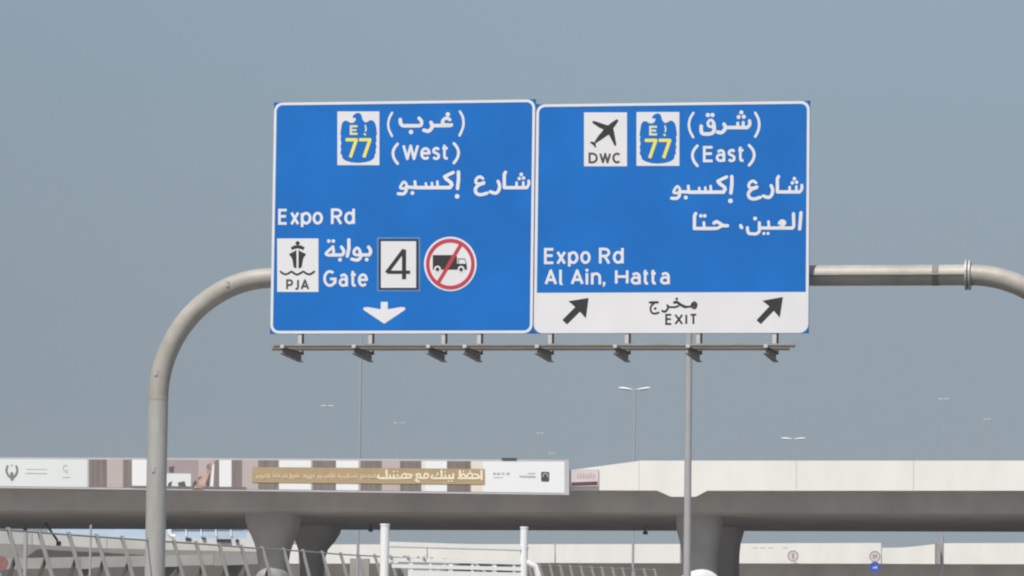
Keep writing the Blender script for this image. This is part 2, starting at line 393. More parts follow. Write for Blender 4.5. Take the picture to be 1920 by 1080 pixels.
shara = X(870, 310, 13.5, [
 ('S', [(1638,395),(1640,480),(1590,565)], 74), ('R', [(1590,565),(1030,565)], 84), ('R', [(1500,430),(1500,560)], 66), ('R', [(1332,440),(1330,560)], 66),
 ('D', (1450,230), 48), ('D', (1400,335), 46), ('D', (1508,320), 46), ('R', [(1022,565),(1020,230),(1050,175)], 84),
 ('S', [(862,405),(900,510),(880,630),(800,705),(665,668)], 84),
 ('S', [(478,335),(405,288),(318,340),(300,430),(380,470),(505,435)], 74), ('S', [(495,455),(380,495),(292,590),(310,700),(425,745),(585,702)], 84)])
strokes('lettering', shL, expo, M['white'], pL, label='white Arabic word for expo')
strokes('lettering', shL, shara, M['white'], pL, label='white Arabic word for street')
gate = X(600, 440, 9.818, [
 ('S', [(895,228),(932,300),(905,368),(850,372)], 62), ('R', [(870,372),(745,372)], 60), ('D', (860,458), 36),
 ('S', [(750,368),(728,285),(680,245),(632,290),(628,350),(680,375),(745,368)], 52), ('S', [(735,330),(748,410),(690,468),(585,450)], 58),
 ('R', [(530,95),(532,260),(502,395)], 62), ('S', [(395,228),(438,300),(412,368),(350,374)], 60), ('R', [(370,374),(200,374)], 60), ('D', (368,460), 36),
 ('S', [(240,225),(165,290),(110,350),(160,378),(238,372),(250,300),(236,220)], 52), ('D', (162,118), 34), ('D', (245,118), 34)])
strokes('lettering', shL, gate, M['white'], pL, label='white Arabic word for gate')
strokes('arrow', shL, [('P', [(714,566),(727,566),(727,580.5),(714,580.5)], 0), ('P', [(714,580),(727,580),(720.4,607)], 0),
  ('P', [(727,580),(752,575.6),(759.5,576.5),(759.5,581),(720.4,607)], 0), ('P', [(714,580),(690,575.8),(681.5,576.5),(681.5,581),(720.4,607)], 0)], M['white'], pL, label='white downward arrow')

def plate(sh, root, x0, y0, x1, y1, m=None, lift=.010):
    mb = MB(); vs = [sh.w(x, y, -lift) for x, y in rectpts(x0, y0, x1, y1)]
    prism(mb, vs[::-1], N*.004); return mb.build('symbol_plate', m or M['white'], root)
EAGLE = [(135,400),(150,300),(190,248),(240,248),(290,282),(345,286),(382,255),(398,225),(392,200),(352,198),(338,172),(362,142),(400,116),(440,106),(478,124),(500,165),(508,210),(530,252),(568,280),(610,262),(650,235),(700,245),(735,290),(755,360),(760,420),(770,480),(752,520),(762,600),(745,640),(760,700),(743,760),(752,810),(728,840),(722,900),(660,948),(560,978),(440,990),(320,980),(220,950),(162,910),(148,850),(122,815),(137,760),(125,700),(140,640),(125,560),(137,520),(122,480)]
def shield(sh, root, x0, y0, x1, y1, label):
    pl = plate(sh, root, x0, y0, x1, y1); pl['label'] = label
    mp = lambda p: (x0+(p[0]-70)/740*(x1-x0), y0+(p[1]-85)/945*(y1-y0))
    mb = MB(); put(mb, sh, [[mp(p) for p in EAGLE]], .016, climb=0); mb.build('eagle', M['blue'], pl)
    s = (x1-x0)/740
    def it(lst): return [(k, [mp(q) for q in p], w_*s) for k, p, w_ in lst]
    for q_ in (215, 455): strokes('numeral', sh, it([('L', [(q_,582),(q_+190,582),(q_+82,893)], 56)]), M['yellow'], pl, .022)
    strokes('letter', sh, it([('L', [(425,345),(308,345),(308,478),(425,478)], 38), ('L', [(308,412),(410,412)], 34)]), M['paleyel'], pl, .022)
    strokes('letter', sh, it([('R', [(562,330),(575,380),(568,430)], 26), ('R', [(548,482),(560,492)], 34)]), M['paleyel'], pl, .022)
    return pl
shield(shL, pL, 632.5, 209, 711.3, 309.7, 'white route plate with blue eagle and yellow E 77 beside West')
# ship plate
pl = plate(shL, pL, 519.7, 447.2, 597, 547.3); pl['label'] = 'white port plate with black ship and PJA'
def XP(ox, oy, s, pts): return [(ox+a/s, oy+b/s) for a, b in pts]
hl = [(448,282),(390,322),(318,352),(322,382),(350,402),(375,460),(387,530),(395,590),(420,614),(451,616)]
hr = [(489,282),(546,318),(622,352),(618,382),(590,402),(570,460),(558,530),(548,590),(522,614),(487,616)]
ship = [('P', XP(510,440,9.82, [(449,282),(390,318),(318,352),(322,382),(350,402),(451,402)]), 0),
        ('P', XP(510,440,9.82, [(350,402),(375,460),(387,530),(395,590),(420,614),(451,616),(451,402)]), 0),
        ('P', XP(510,440,9.82, [(489,282),(546,318),(622,352),(618,382),(590,402),(488,402)]), 0),
        ('P', XP(510,440,9.82, [(590,402),(570,460),(558,530),(548,590),(522,614),(487,616),(488,402)]), 0),
        ('L', XP(510,440,9.82, [(356,258),(400,238),(470,222),(545,238),(590,258)]), 5.8),
        ('L', XP(510,440,9.82, [(395,212),(550,212)]), 3.0), ('D', (510+472/9.82, 440+155/9.82), 4.0)]
strokes('ship_symbol', shL, ship, M['ink'], pl, .016)
strokes('wave_symbol', shL, [('S', XP(510,440,9.82, [(158,680),(205,716),(262,728),(315,705),(360,680),(410,714),(468,734),(525,706),(578,680),(630,714),(690,728),(738,708),(776,678)]), 3.6)], M['ink'], pl, .016)
strokes('lettering', shL, word([('P',536.5,549.7),('J',551.8,560.6),('A',563.5,580)], 543.5, 523.5, 536, 3.7, 0), M['inkgrey'], pl, .016, 'dark letters PJA')
# gate number plate
pl = plate(shL, pL, 706.8, 444.8, 788, 546.6, M['paleline']); pl['label'] = 'white plate with dark frame and the number 4'
mb = MB(); put(mb, shL, [rectpts(710, 448, 784.8, 543.4)], .014); mb.build('frame', M['framedark'], pl)
mb = MB(); put(mb, shL, [rectpts(714.2, 452.3, 780.2, 539.6)], .018); mb.build('face', M['white'], pl)
strokes('numeral', shL, [('L', [(757.6,467.8),(757.6,523.6)], 7.8), ('L', [(769,510.4),(728,510.4)], 6.4), ('L', [(724.8,511.5),(729.5,505.5),(757.5,468.2)], 7.2)], M['ink'], pl, .023)
# no trucks disc
disc = lambda cx, cy, rx, ry, n=48: [(cx+rx*math.cos(2*math.pi*k/n), cy+ry*math.sin(2*math.pi*k/n)) for k in range(n)]
mb = MB(); vs = [shL.w(x, y, -.010) for x, y in disc(844.3, 494.9, 49.4, 51)]; prism(mb, vs[::-1], N*.004)
pl = mb.build('symbol_plate', M['white'], pL); pl['label'] = 'round white plate with red ring crossing out a black truck'
A_, B_ = disc(844.3, 494.9, 45.6, 47.4), disc(844.3, 494.9, 39.2, 40.8)
mb = MB(); put(mb, shL, [[A_[i], A_[(i+1) % 48], B_[(i+1) % 48], B_[i]] for i in range(48)], .030, climb=0); mb.build('red_ring', M['red'], pl)
strokes('red_bar', shL, [('L', [(865.6,455.6),(820.8,531.4)], 6.6)], M['red'], pl, .026)
tr = [('P', rectpts(811.4, 478.2, 853.5, 503), 0), ('P', [(853.5,480.5),(857,481),(857,503),(853.5,503)], 0), ('L', [(811.4,503.6),(874,503.6)], 4),
      ('L', [(859.6,500),(859.6,485.5),(871,485.5),(874.6,494)], 1.4), ('P', [(857,494.5),(875,494.5),(875.6,505.2),(857,505.2)], 0)]
strokes('truck_symbol', shL, tr, M['ink'], pl, .016)
for q_ in ((820.3,504.6), (864.6,504.9)): strokes('wheel_arch', shL, [('D', q_, 6.6)], M['white'], pl, .0215)
for q_ in ((820.3,505.0), (864.6,505.3)): strokes('wheel_symbol', shL, [('D', q_, 3.7)], M['ink'], pl, .0245)

# ---- right panel lettering
strokes('lettering', shR, word([('(',1295,1310),('E',1318,1338.5),('a',1342,1360),('s',1364,1379.5),('t',1382,1396.5),(')',1402,1417.5)], 304.5, 274, 1295, 5, hs(290)), M['white'], pR, label='white word (East)')
strokes('lettering', shR, word([('E',1020,1040),('x',1043,1061.5),('p',1065,1084.5),('o',1088,1107.5),('R',1123,1144.5),('d',1149,1169.5)], 495.3, 465, 1020, 5, hs(480)), M['white'], pR, label='white words Expo Rd')
strokes('lettering', shR, word([('A',1021,1044.5),('l',1047.5,1057),('A',1070,1094.5),('i',1097.5,1103.5),('n',1108,1127),(',',1129.5,1135.5),('H',1153,1178.5),('a',1182.5,1201.5),('t',1204,1217.5),('t',1218.5,1232),('a',1237.5,1256)], 534.6, 505, 1021, 5, hs(520)), M['white'], pR, label='white words Al Ain, Hatta')
off = lambda items, dx, dy: [(k, (p[0]+dx, p[1]+dy) if k == 'D' else [(a+dx, b+dy) for a, b in p], w_) for k, p, w_ in items]
strokes('lettering', shR, off(expo, 512.5, 8.5), M['white'], pR, label='white Arabic word for expo')
strokes('lettering', shR, off(shara, 512, 8), M['white'], pR, label='white Arabic word for street')
sharq = X(1280, 200, 9, [
 ('S', [(182,105),(128,195),(106,310),(128,420),(178,515)], 42), ('S', [(1225,105),(1275,200),(1292,300),(1275,405),(1225,505)], 44),
 ('S', [(1128,238),(1132,300),(1095,350)], 56), ('R', [(1095,352),(735,352)], 60), ('R', [(1022,265),(1022,350)], 50), ('R', [(930,275),(928,350)], 50),
 ('D', (990,97), 36), ('D', (944,175), 35), ('D', (1032,170), 35), ('S', [(698,295),(722,350),(695,405),(645,438),(588,428)], 62),
 ('S', [(510,345),(522,265),(475,225),(428,265),(440,325),(510,345)], 46), ('S', [(520,270),(532,380),(500,445),(400,462),(322,440),(312,330)], 62), ('D', (425,142), 37), ('D', (503,140), 37)])
strokes('lettering', shR, sharq, M['white'], pR, label='white Arabic word for east in brackets')
hatta = X(1290, 390, 16, [
 ('R', [(230,165),(195,240),(192,615)], 100), ('R', [(192,615),(820,615)], 100), ('R', [(475,435),(488,600)], 84), ('D', (385,235), 56), ('D', (503,235), 56),
 ('S', [(780,455),(855,410),(950,460),(1070,528),(1185,530)], 100), ('S', [(800,615),(900,600),(1000,545),(1100,525)], 90), ('R', [(1580,530),(1610,590)], 100)])
strokes('lettering', shR, hatta, M['white'], pR, label='white Arabic word for Hatta')
alain = X(1380, 390, 14.77, [
 ('R', [(1800,130),(1787,300),(1762,580)], 92), ('R', [(1592,160),(1600,500),(1560,555),(700,555)], 90),
 ('S', [(1195,425),(1265,352),(1352,398),(1300,480),(1190,545)], 80), ('R', [(1262,380),(1275,480),(1330,545)], 80), ('R', [(900,375),(912,540)], 74),
 ('R', [(645,405),(655,555)], 84), ('S', [(660,530),(635,655),(560,712),(460,715),(345,690),(315,545)], 86), ('R', [(720,555),(640,540)], 86),
 ('D', (530,292), 56), ('D', (772,705), 44), ('D', (886,705), 44)])
strokes('lettering', shR, alain, M['white'], pR, label='white Arabic word for Al Ain')
shield(shR, pR, 1193.4, 210, 1273.8, 311, 'white route plate with blue eagle and yellow E 77 beside East')
pl = plate(shR, pR, 1095, 210.7, 1175.6, 311.8); pl['label'] = 'white airport plate with black aeroplane and DWC'
plane = [[(655,215),(672,235),(640,290),(582,365),(480,345),(495,315),(560,265),(638,214)], [(495,315),(582,365),(592,400),(510,470),(455,505),(380,440),(420,385)],
 [(592,400),(615,520),(636,640),(625,661),(603,652),(510,470)], [(455,505),(290,615),(272,585),(340,480),(380,440)], [(440,300),(495,315),(420,385),(350,355),(240,280),(228,257),(243,238),(300,252)],
 [(290,615),(286,640),(297,685),(277,691),(250,652),(190,607),(200,590),(265,595)]]
strokes('plane_symbol', shR, [('P', XP(1085,200,9,p), 0) for p in plane], M['ink'], pl, .016)
strokes('lettering', shR, word([('D',1103.5,1121),('W',1123.5,1146),('C',1148,1164.5)], 306.3, 286, 1103, 4.0, 0), M['inkgrey'], pl, .016, 'dark letters DWC')
def arrow(pts, label):
    t, b1, n1, s1, s2, n2, b2 = pts
    strokes('arrow', shR, [('P', [n1, n2, s2, s1], 0), ('P', [t, b1, n1], 0), ('P', [t, n1, n2], 0), ('P', [t, n2, b2], 0)], M['ink'], pR, .012, label)
arrow([(1103.6,558.6),(1066,564.6),(1078.6,575.6),(1054.4,600),(1063.2,608.4),(1087.4,584.4),(1098.6,596.6)], 'black diagonal arrow at the left of the exit strip')
arrow([(1468,556.8),(1429.6,563.8),(1442.6,574.4),(1418.4,600.3),(1426.6,607.6),(1451,582.6),(1462,595.5)], 'black diagonal arrow at the right of the exit strip')
strokes('lettering', shR, word([('E',1247.3,1260.5),('X',1264.5,1281),('I',1284,1289.5),('T',1293,1307.3)], 609.3, 588.4, 1247, 3.7, hs(600)), M['ink'], pR, .012, 'black word EXIT')
exitar = X(1210, 550, 16.62, [
 ('R', [(140,285),(385,278)], 72), ('S', [(285,300),(190,385),(160,490),(195,590),(285,632),(415,598)], 58), ('D', (308,472), 42),
 ('S', [(685,370),(712,430),(668,525),(600,570),(530,545)], 66), ('R', [(712,428),(930,432),(1030,395)], 62), ('S', [(905,285),(985,275),(1090,345),(1190,400),(1270,425)], 84),
 ('R', [(1240,425),(1430,408)], 62), ('D', (978,172), 42), ('S', [(1430,405),(1470,310),(1545,280),(1595,350),(1570,440),(1520,465),(1450,420)], 62), ('D', (1520,370), 50)])
strokes('lettering', shR, exitar, M['ink'], pR, .012, 'black Arabic word for exit')

# ---------------------------------------------------------------- gantry
GT = .45; gpl = lambda px, py: on_plane(px, py, SO + N*GT, N)
base = gpl(290, 1120); base.z = 0
gan = empty('sign_gantry', base, 'grey steel pipe gantry with curved corners carrying both blue sign panels', 'sign gantry')
rad = .192
p_top = gpl(296.5, 748)
post = MB(); tube(post, [Vector((p_top.x, p_top.y, 0)), p_top], rad, 32); post.build('post', M['galv'], gan)
beamL = gpl(520, 521.0); zb = (beamL.z + gpl(1815, 515.5).z)/2
cs = (gpl(512, 521)-p_top).dot(U); rr_z = zb-p_top.z
cen = p_top + U*cs
def arcpts(c, rx, rz_, a0, a1, n=28): return [c + U*(rx*math.cos(R(a0+(a1-a0)*i/n))) + ZUP*(rz_*math.sin(R(a0+(a1-a0)*i/n))) for i in range(n+1)]
am = MB(); tube(am, arcpts(cen, cs, rr_z, 180, 90), rad, 32, up=N); am.build('corner_bend', M['arch'], gan)
jl = cen + ZUP*rr_z
jr = gpl(1815, 515.5); jr.z = zb
bm = MB(); tube(bm, [jl, jr], rad*1.0, 36, up=N); bm.build('beam', M['beam'], gan)
mb = MB(); box(mb, (jl+jr)/2-N*(rad+.006)+ZUP*.005, (jr-jl)/2-U*.06, N*.03, ZUP*.012); mb.build('seam_ridge', M['arch'], gan)
for px in (1755,):
    j = gpl(px, 515); j.z = zb; mb = MB(); tube(mb, [j-U*.06, j+U*.06], rad*1.02, 36, up=N); mb.build('weld_band', M['weld'], gan)
fl = MB(); tube(fl, [jr-U*.05, jr-U*.012], rad+.085, 28, smooth=False); tube(fl, [jr+U*.012, jr+U*.05], rad+.085, 28, smooth=False); fl.build('flange', M['galv'], gan)
cr = jr - ZUP*rr_z
am = MB(); tube(am, arcpts(cr+U*.05, cs, rr_z, 90, 0), rad, 32, up=N); am.build('corner_bend', M['arch'], gan)
pr = cr + U*(cs+.05); post = MB(); tube(post, [pr, Vector((pr.x, pr.y, 0))], rad, 32, up=N); post.build('post', M['galv'], gan)
for q, rr_ in ((p_top, rad+.004),):
    mb = MB(); tube(mb, [q-ZUP*.02, q+ZUP*.02], rr_, 32, up=N); mb.build('weld_ring', M['arch'], gan)
for px, py in ((432, 534), (298, 700), (293, 881)):
    q = gpl(px, py)-N*(rad*.985); mb = MB(); box(mb, q, U*.028, N*.02, ZUP*.05); mb.build('lug', M['galv'], gan)
for q in (base, Vector((pr.x, pr.y, 0))):
    mb = MB(); box(mb, q+ZUP*.03, U*.4, N*.4, ZUP*.03); mb.build('base_plate', M['galv'], gan)
# clamps behind the panels
for s_ in (.9, 4.0, 6.1, 9.2):
    q = SO + U*s_; q = Vector((q.x, q.y, zb)) + N*.18; mb = MB(); box(mb, q, U*.06, N*.09, ZUP*.24); mb.build('panel_bracket', M['rail'], gan)

# ---------------------------------------------------------------- lighting rail below the panels
hx = [565, 697, 834, 901, 1034, 1178, 1312, 1455]
zr = on_plane(834, 661, SO, N).z
wk = empty('maintenance_walkway', on_plane(1000, 655, SO, N), 'long steel double rail on eight brackets hanging below the sign panels', 'rail')
def sat(px): return (on_plane(px, 640, SO, N)-SO).dot(U)
for k, px in enumerate(hx):
    s_ = sat(px); o = SO + U*s_
    mb = MB(); box(mb, Vector((o.x, o.y, (SO.z+zr)/2-.02))-U*.03+N*.005, U*.035, N*.004, ZUP*((SO.z-zr)/2+.02)); mb.build('hanger', M['railw'], wk)
    mb = MB(); box(mb, Vector((o.x, o.y, (SO.z+zr)/2-.02))+U*.027+N*.012, U*.019, N*.01, ZUP*((SO.z-zr)/2+.02)); box(mb, Vector((o.x, o.y, SO.z-.012))-U*.02+N*.02, U*.05, N*.02, ZUP*.006); mb.build('hanger_flange', M['dark'], wk)  # dark colour paints in the shaded right side of the hanger angle
    L = 1.42
    mb = MB()   # I-section bracket arm reaching towards the traffic, deeper at its root
    a0, a1 = Vector((o.x, o.y, zr)), Vector((o.x, o.y, zr))-N*L
    web = [a0, a0-ZUP*.175, a1-ZUP*.11, a1]
    prism(mb, [p-U*.006 for p in web], U*.012)
    box(mb, (a0+a1)/2-ZUP*.0, U*.05, -N*(L/2), ZUP*.006)
    d = (a1-ZUP*.11)-(a0-ZUP*.175); c = (a0-ZUP*.175)+d/2; box(mb, c, U*.05, d/2, ZUP*.006)
    mb.build('bracket_arm', M['brown'], wk)
    mb = MB(); box(mb, a1-N*.02+ZUP*.02, U*.035, N*.012, ZUP*.03); box(mb, a1+N*.12+ZUP*.045, U*.04, N*.1, ZUP*.01); mb.build('bracket_tip', M['railw'], wk)
for tt, zz, x0, x1 in ((L-.05, .03, 548, 1508), (L*.42, .03, 526, 1488)):
    a, b = SO+U*sat(x0)-N*tt, SO+U*sat(x1)-N*tt; a.z = b.z = zr+zz
    mb = MB(); box(mb, (a+b)/2+ZUP*.02, (b-a)/2, N*.05, ZUP*.018); box(mb, (a+b)/2-ZUP*.012, (b-a)/2, N*.03, ZUP*.012); mb.build('rail_tube', M['rail'], wk)
    mb = MB(); box(mb, (a+b)/2-ZUP*.028, (b-a)/2, N*.046, ZUP*.004); mb.build('rail_lip', M['brown'], wk)

# ---------------------------------------------------------------- street lamps
def lamp(px, ytop, dist, arm, pr_, mpole, label, double=True, tilt=.06, head=None, name='street_lamp', stub=True):
    top = at(px, ytop, dist); b_ = Vector((top.x, top.y, 0))
    root = empty(name, b_, label, 'street lamp', 'lighting columns beyond the signs')
    mb = MB(); tube(mb, [b_, Vector((top.x, top.y, top.z*.5)), top], [pr_*1.25, pr_*1.08, pr_], 12); mb.build('pole', mpole, root)
    hl_ = head or arm*.62
    for s in ((-1, 1) if double else (1,)):
        d = Vector((s*math.cos(TH), -s*math.sin(TH)*1.0, tilt)).normalized()
        m1 = MB(); tube(m1, [top, top+d*(arm-hl_*.9)], pr_*.45, 8); m1.build('arm', mpole, root)
        c = top + d*(arm-hl_/2); up = Vector((0, 0, 1)); side = d.cross(up).normalized()
        m2 = MB()
        secs = [(-.5, .45, .35), (-.2, 1, .9), (.3, 1, 1), (.5, .5, .5)]
        hw, hh = hl_*.17, hl_*.085
        vs = []
        for u_, a_, b2 in secs:
            for k in range(8): an = R(45*k); vs.append(c + d*(u_*hl_) + side*(hw*a_*math.cos(an)) + up*(hh*b2*math.sin(an)))
        fs = [(i*8+k, i*8+(k+1) % 8, (i+1)*8+(k+1) % 8, (i+1)*8+k) for i in range(3) for k in range(8)]
        m2.add(vs, fs+[list(range(8))[::-1], list(range(24, 32))], 0, True); m2.build('lamp_head', M['lampw'], root)
        m3 = MB(); box(m3, c-up*(hh+.004), d*(hl_*.3), side*(hw*.6), up*.01); m3.build('lens', M['mauveframe'], root)
    return root
lamp(1292.5, 585, 140, 1.6, .115, M['pole'], 'thick grey lighting column in front of the bridge, under the EXIT strip')
lamp(1190, 731, 236, .97, .062, M['pole'], 'twin armed street lamp just above the left end of the white parapet', tilt=.13, head=.87)
lamp(678, 585, 245, 1.6, .075, M['polefar'], 'faint pale lighting column rising behind the billboard to the left panel')
lamp(613.5, 761, 470, .75, .05, M['polefar'], 'small pale twin street lamp far left, upper one below the left panel', tilt=.02, head=.7)
lamp(748.5, 794, 480, .7, .055, M['pole'], 'tiny dark twin street lamp between the pale column and the signs middle', tilt=.18)
lamp(1012.5, 811, 520, .5, .045, M['polefar'], 'tiny pale street lamp above the right end of the billboard', tilt=-.2, head=.5)
lamp(1034.5, 849, 560, .5, .045, M['polefar'], 'lowest tiny street lamp just over the top of the billboard', tilt=-.2, head=.5)
lamp(1487.5, 823, 430, 1.3, .045, M['polefar'], 'wide pale twin street lamp above the parapet, right of the signs', tilt=.06, head=1.2)
lamp(1769.5, 748, 420, .56, .035, M['pole'], 'small twin street lamp below the gantry flange, higher of the two at right', tilt=.02, head=.5)
lamp(1851, 786, 450, .42, .05, M['pole'], 'small stubby street lamp nearest the right edge, lower of the two', tilt=.08, head=.45)

# ---------------------------------------------------------------- near bridge
BT = R(15); BU = Vector((math.cos(BT), -math.sin(BT), 0)); BN = Vector((math.sin(BT), math.cos(BT), 0))
BP = at(960, 920, 187)
def bp(px, py, t): return on_plane(px, py, BP+BN*t, BN)
brid = empty('road_bridge', Vector((BP.x, BP.y, 0)), 'near grey concrete flyover with white parapet on flared twin column piers', 'bridge')
def ext(t, yl, yr, EX=45):
    a, b = bp(0, yl, t), bp(1920, yr, t); d = (b-a).normalized(); return a-d*EX, b+d*EX
sec = [(.28, 884, 889), (.28, 918, 924), (1.6, 921, 926), (2.0, 957, 963)]
lines = [ext(*s_) for s_ in sec]
zl = lines[-1][0].z; zr_ = lines[-1][1].z
def shift(pr2, t, dz): return (pr2[0]+BN*t+ZUP*dz, pr2[1]+BN*t+ZUP*dz)
lo = ext(14.0, 987.5, 993)
lines.append((lines[-1][0]+BN*.5-ZUP*.07, lines[-1][1]+BN*.5-ZUP*.07)); lines.append(lo)
lines.append(shift(lo, 5, 0))
bk = [shift(lines[3], 21.4, 0), shift(lines[2], 22.2, 0), shift(lines[1], 24.8, 0), shift(lines[0], 24.8, 0)]
lines += bk
mb = MB(); n = len(lines); vs = [l[0] for l in lines]+[l[1] for l in lines]
mb.add(vs, [(i, (i+1) % n, n+(i+1) % n, n+i) for i in range(n)] + [list(range(n)), list(range(2*n-1, n-1, -1))])
mb.build('box_girder', M['conc'], brid)
# parapet panels, joint by joint; taller to the right of the billboard, dropped lip over the pier
def top_y(x): return 887 if x < 1040 else (887-(x-1040)/30*5.5 if x < 1070 else (881.5 - (x-1070)/130*17.6 if x < 1200 else 863.6))
def bot_y(x):
    b = 915.5 + 4.5*min(x, 1300)/1300
    if 1232 < x <= 1258: b += 11.5*(x-1232)/26
    elif 1258 < x < 1304: b += 11.5
    elif 1304 <= x < 1326: b += 11.5*(1326-x)/22
    return b
jts = [-900, -690, -470, -250, -30, 190, 405, 620, 835, 1035, 1198, 1287, 1493, 1713, 1928, 2150, 2370, 2600]
for a, b in zip(jts[:-1], jts[1:]):
    xs = sorted({a+.3, b-.3} | {x for x in (1040, 1070, 1090, 1110, 1130, 1150, 1170, 1190, 1200, 1232, 1258, 1304, 1326) if a+.3 < x < b-.3})
    pts = [bp(x, top_y(x), 0) for x in xs] + [bp(x, bot_y(x), 0) for x in reversed(xs)]
    mb = MB(); prism(mb, pts, BN*.27); mb.build('parapet_panel', M['parapet'], brid)
    mb = MB(); prism(mb, [p+BN*24.83 for p in pts], BN*.25); mb.build('parapet_panel', M['parapet'], brid)
def column(t, prof, name, dep=1.0):
    """prof: (y, xl, xr) from the top down, then straight to the ground"""
    secs = []
    for y, xl, xr in prof:
        a, b = bp(xl, y, t), bp(xr, y, t); secs.append(((a+b)/2, (b-a).length/2))
    secs[0] = (secs[0][0]+ZUP*.8, secs[0][1]); c0 = secs[-1][0]; secs.append((Vector((c0.x, c0.y, 0)), secs[-1][1]))
    seg = 28; vs = []
    for c, r_ in secs:
        for k in range(seg):
            an = 2*math.pi*k/seg; cx, sy = math.cos(an), math.sin(an); e_ = .62
            vs.append(c + BU*(r_*math.copysign(abs(cx)**e_, cx)) + BN*(min(r_, 1.1)*dep*math.copysign(abs(sy)**e_, sy)))
    mb = MB(); ns = len(secs); mb.add(vs, [(i*seg+k, (i+1)*seg+k, (i+1)*seg+(k+1) % seg, i*seg+(k+1) % seg) for i in range(ns-1) for k in range(seg)], 0, True)
    mb.build(name, M['concd'], brid)
column(4.0, [(955,463,562),(968,464,561),(980,466,559),(992,470,556),(1005,476,551),(1018,481,546),(1035,485,541),(1055,487,538)], 'pier_column')
column(13.5, [(962,546,641),(985,548,638),(1000,552,633),(1015,558,624),(1030,562,612),(1050,565,606)], 'pier_column')
column(4.0, [(960,1270,1353),(988,1271,1352),(1000,1273,1351),(1012,1276,1348),(1025,1279,1345),(1045,1280,1343)], 'pier_column')
column(13.5, [(965,1325,1395),(993,1328,1394),(1005,1332,1391),(1020,1336,1387),(1040,1338,1385)], 'pier_column')
# small things bolted on the bridge
def hung(px, py, w_, h, label, t=5.6):
    c = bp(px, py, t); root = empty('underbridge_floodlight', c+ZUP*h, label, 'floodlight', 'floodlights hanging under the bridge')
    mb = MB(); box(mb, c, BU*w_, BN*.12, ZUP*h); mb.build('housing', M['dark'], root)
    mb = MB(); box(mb, c+ZUP*(h+.12), BU*.03, BN*.03, ZUP*.13); mb.build('bracket', M['dark'], root)
hung(695, 994, .07, .08, 'small dark floodlight under the bridge, left of the white truss post')
hung(1210, 999, .09, .08, 'small dark floodlight under the bridge, between thin pole and right pier')
hung(47, 994, .06, .07, 'small dark floodlight under the bridge near the left edge')
c0, c1 = bp(90, 988, 4), bp(108, 1014, 4)
root = empty('hanging_camera', c0, 'dark box on a slanted arm hanging under the bridge at left', 'camera')
mb = MB(); tube(mb, [c0+(c0-c1)*.3, c1], .06, 8); mb.build('arm', M['dark'], root)
mb = MB(); box(mb, bp(110, 1019, 4), BU*.09, BN*.1, ZUP*.11); mb.build('housing', M['dark'], root)

# ---------------------------------------------------------------- billboard on the bridge
BT_ = -.35
def bb(px, py, l=0): return bp(px, py, BT_-l)
class BSheet:
    n = BN
    def w(s, px, py, lift): return bp(px, py, BT_+lift)
bs = BSheet()
root = empty('billboard', bb(500, 922), 'long printed banner on the bridge with gold Arabic strip, curtains and windows', 'billboard')
ty = lambda x: 857.2+4.8*x/1067; by = lambda x: 915+13*x/1067
XL = -330
mb = MB(); prism(mb, [bb(XL, ty(XL)), bb(1067, ty(1067)), bb(1067, by(1067)), bb(XL, by(XL))], BN*.12); mb.build('frame', M['mauveframe'], root)
def strip(x0, x1, f0=0, f1=1):
    """quad on the banner between fractions f0..f1 of its printed height"""
    def Y(x, f): a = ty(x)+3.6; b = by(x)-3.8; return a+(b-a)*f
    return [(x0, Y(x0, f0)), (x1, Y(x1, f0)), (x1, Y(x1, f1)), (x0, Y(x0, f1))]
bm_ = ['bannerw', 'bannerw2', 'bannerb', 'bannerm', 'bannerc', 'curtain', 'peach', 'bdark', 'bfloor', 'mauveframe', 'pgrey']
mi = {k: i for i, k in enumerate(bm_)}
mb = MB()
segs = [(XL,163.5,'bannerw'),(163.5,166.5,'mauveframe'),(166.5,200.5,'curtain'),(200.5,230.5,'bannerb'),(230.5,247.5,'curtain'),(247.5,276,'bannerw2'),(276,372,'bannerm'),(372,400,'bannerb'),(400,411,'curtain'),
 (411,434,'bannerw2'),(434,454,'curtain'),(454,484,'bannerb'),(484,523,'curtain'),(523,583,'bannerw2'),(583,586,'bannerb'),(586,630,'curtain'),(630,672,'bannerw2'),(672,676,'bannerb'),
 (676,716,'curtain'),(716,750,'bannerb'),(750,790,'curtain'),(790,797,'bannerc'),(797,838,'bannerw2'),(838,883,'curtain'),(883,905,'bannerc'),(905,1058.5,'bannerw2')]
for a, b, k in segs: put(mb, bs, [strip(a, b)], .012, mi[k])
put(mb, bs, [strip(276, 358, .48, .97)], .020, mi['bannerw'])
put(mb, bs, [strip(500+0, 0, 0, 0)], .020, 0) if False else None
for pts, k in (([(362,916),(398,862),(404,862),(396,880),(388,900),(380,916)], 'peach'), ([(388,872),(396,868),(392,912),(386,912)], 'bdark'), ([(398,875),(402,868),(400,912),(394,912)], 'bannerw2'),
               ([(316,876),(327,874),(325,885),(318,886)], 'bdark'), ([(333,905),(346,902),(349,912),(336,914)], 'bdark'), ([(315,906),(323,902),(321,912),(315,913)], 'bdark'),
               ([(362,905),(368,900),(372,917),(360,917)], 'bdark'), ([(372,895),(379,892),(381,917),(370,917)], 'bdark')):
    put(mb, bs, [pts], .030, mi[k])
for a, b in ((247.5, 300), (311, 462)): put(mb, bs, [strip(a, b, .93, 1)], .026, mi['bfloor'])
for k in range(8):   # folds of the curtains, darker hem lines
    pass
mb.build('banner_print', [M[k] for k in bm_], root)
mb = MB(); put(mb, bs, [[(473,875.6),(909,879.2),(909,908.5),(473,904.6)]], .036); mb.build('gold_strip', M['bannerg'], root)
